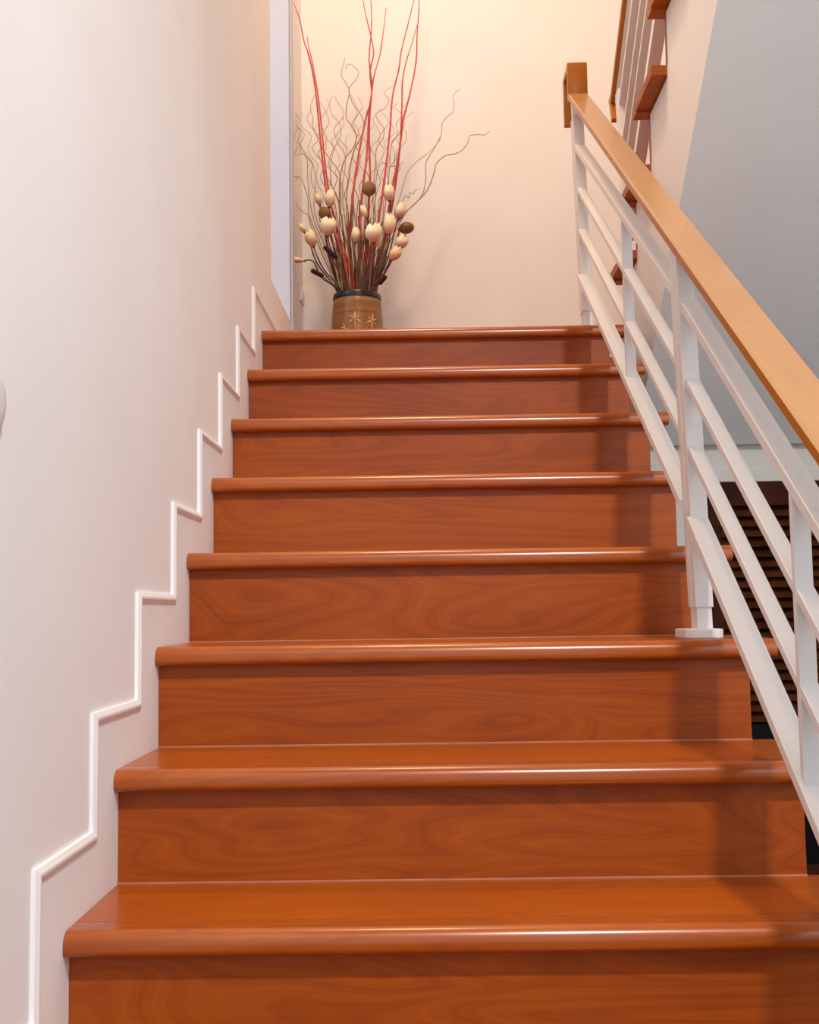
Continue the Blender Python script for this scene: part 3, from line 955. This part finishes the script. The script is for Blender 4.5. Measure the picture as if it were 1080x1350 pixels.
C, PK, YW = M['petal'], M['petal_pink'], M['petal_yellow']
fl = [
    ('upright cream bud at left above the left-hand brown pod', 435, 261, 13, 21, 5, 455, 2.66, 2.64, C, -4, 0, 1),
    ('large open cream flower at left covering the lower part of the brown pod', 432.4, 298.5, 19, 21, 5, 457, 2.645, 2.585, C, -3, .28, 2),
    ('cream bud at far left with a pink base and two loose petals', 409.6, 313.5, 14, 21, -18, 448, 2.66, 2.63, C, -4, .05, 3),
    ('faint slim cream bud highest at the far left edge of the spray', 398, 300, 7, 12, -30, 447, 2.69, 2.67, C, -6, .0, 4),
    ('small pink bud pointing sideways to the left towards the window', 391.5, 342.5, 7, 17, -85, 446, 2.67, 2.65, PK, 0, .0, 5),
    ('cream bud at upper right of centre, right of the topmost brown pod', 513, 254, 14, 19, -3, 490, 2.67, 2.65, C, 3, 0, 6),
    ('small slender cream bud just below the topmost brown pod', 479.6, 278, 8, 16, -20, 478, 2.66, 2.63, C, 1, 0, 7),
    ('large open cream flower in the middle, lowest of the central buds', 492.6, 307, 20, 22, 2, 480, 2.64, 2.575, C, 1, .22, 8),
    ('tall cream bud with pink base right of the large central flower', 513.7, 295, 15, 25, 3, 489, 2.65, 2.61, C, 2, 0, 9),
    ('pink-based cream bud to the right, above the right-hand dark pod', 528, 278, 14, 20, 18, 493, 2.69, 2.67, PK, 3, 0, 10),
    ('narrow half-hidden cream bud among the stems left of the central flower', 469, 309, 11, 18, 4, 470, 2.67, 2.64, C, 1, 0, 11),
    ('very narrow cream bud hanging upright right of the large central flower', 500, 316, 7, 22, 4, 485, 2.655, 2.62, C, 1, 0, 12),
    ('peach-tinged cream flower at right under the dark oval pod', 529.5, 319, 15, 19, 40, 495, 2.66, 2.63, PK, 2, .12, 13),
    ('yellow-orange flower lowest on the right side of the spray', 521.5, 334, 14, 18, 35, 495, 2.64, 2.60, YW, 2, .12, 14),
    ('pale small bud behind the curly twig at upper left', 419.5, 262, 9, 15, -15, 452, 2.74, 2.75, C, -4, 0, 15),
]
for lab, u, v, w, h, ang, um, ym, y, m, bend, op, sd in fl:
    flower(lab, u, v, w, h, ang, um, ym, y, m, bend, op, seed=sd)


# round seed pods
def pod(label, u, v, rx, rz, um, ym, y, mat, ang=0, sd=0):
    foot, rim = mouth(um, ym)
    root = thing('seed_pod_stem', label, 'seed pod', foot, 'brown seed pods in the vase')
    a = math.radians(ang); ax = Vector((math.sin(a), 0, math.cos(a)))
    c = at(u, v, y)
    R1, L = rx * PXM, rz * PXM
    bm = new_bm(); tube(bm, [foot, rim, rim.lerp(c, .5) + Vector((.004, 0, 0)), c - ax * L * .9], .0038, .0036, 6)
    obj('stem', bm, M['dark_red_twig'], root)
    bm = new_bm()
    prof = [(R1 * math.sin(math.pi * i / 16), -L * math.cos(math.pi * i / 16)) for i in range(17)]
    prof[0] = (0, -L); prof[-1] = (0, L)
    lathe(bm, prof, c, 28, ax)
    for v_ in bm.verts:                      # shallow ribs
        dv = v_.co - c
        th = math.atan2(dv.y, dv.x)
        v_.co = c + dv * (1 + .018 * math.cos(th * 6))
    obj('pod', bm, mat, root)
    bm = new_bm(); lathe(bm, [(0, -.006), (.006, -.004), (.008, .004), (0, .006)], c - ax * (L * .97), 10, ax)
    obj('calyx', bm, M['calyx'], root)


pod('round brown seed pod topmost in the middle of the spray', 486.5, 248.7, 9.6, 9.6, 480, 2.68, 2.655, M['pod'])
pod('round brown seed pod at left behind the large open cream flower', 428, 281, 8.4, 8.4, 455, 2.67, 2.65, M['pod'])
pod('dark brown oval seed pod lying sideways on the right edge of the spray', 536, 300.5, 7.8, 10.2, 494, 2.67, 2.65, M['pod_dark'], 82)


# velvet cattails
def cattail(label, a_, b_, um, ym, y):
    foot, rim = mouth(um, ym)
    root = thing('cattail', label, 'cattail', foot, 'dark cattails in the vase')
    A, B = at(*a_, y), at(*b_, y)          # A lower end, B tip
    d = (B - A).normalized()
    bm = new_bm(); tube(bm, [foot, rim, rim.lerp(A, .6) + Vector((0, 0, -.004)), A], .0026, .0022, 6)
    obj('stem', bm, M['dark_stalk'], root)
    L = (B - A).length; r = .0085
    bm = new_bm(); lathe(bm, [(0, 0), (r * .6, .001), (r, .007), (r, L - .007), (r * .6, L - .001), (0, L)], A, 14, d)
    obj('seed_head', bm, M['velvet'], root)


cattail('dark velvet cattail slanting left in front of the stems, upper of the two left ones', (445, 341), (427, 325), 462, 2.64, 2.60)
cattail('dark velvet cattail low at left just above the vase rim', (426.5, 364.5), (410, 356), 450, 2.65, 2.62)
cattail('short dark velvet cattail at the right of the vase rim leaning right', (499.5, 375), (509.5, 363.5), 496, 2.64, 2.62)

# ------------------------------------------------------------------ light
def area(name, loc, target, size, power, col, sizey=None):
    l = bpy.data.lights.new(name, 'AREA'); l.energy = power; l.color = col; l.size = size
    if sizey: l.shape = 'RECTANGLE'; l.size_y = sizey
    o = bpy.data.objects.new(name, l); COL.objects.link(o); o.location = loc
    o.rotation_euler = (Vector(target) - Vector(loc)).to_track_quat('-Z', 'Y').to_euler()
    return o


sl = bpy.data.lights.new('hall_downlight', 'SPOT'); sl.energy = 345; sl.color = (1.0, 0.955, 0.92)
sl.spot_size = math.radians(98); sl.spot_blend = 0.75; sl.shadow_soft_size = 0.06
so = bpy.data.objects.new('hall_downlight', sl); COL.objects.link(so); so.location = (1.06, -1.93, 2.85)
so.rotation_euler = (Vector((0.86, -0.62, 0.5)) - Vector(so.location)).to_track_quat('-Z', 'Y').to_euler()
area('landing_lamp', (0.40, 1.15, 3.95), (0.5, 2.2, 1.2), 0.35, 44, (1.0, 0.69, 0.45))
area('daylight_window', (-0.75, 2.0, 2.35), (0.0, 2.42, 2.1), 0.9, 5, (0.80, 0.88, 1.0))
area('wall_fill', (2.05, -2.3, 1.25), (0.0, 0.2, 0.5), 1.2, 11, (0.90, 0.95, 1.0))  # added fill that brightens the left wall, not an actual window
w = bpy.data.worlds.new('world'); SC.world = w; w.use_nodes = True

bg = w.node_tree.nodes['Background']
bg.inputs['Color'].default_value = (0.89, 0.94, 1.0, 1); bg.inputs['Strength'].default_value = 1.12
SC.view_settings.view_transform = 'Standard'
SC.view_settings.look = 'None'
SC.view_settings.exposure = -0.13
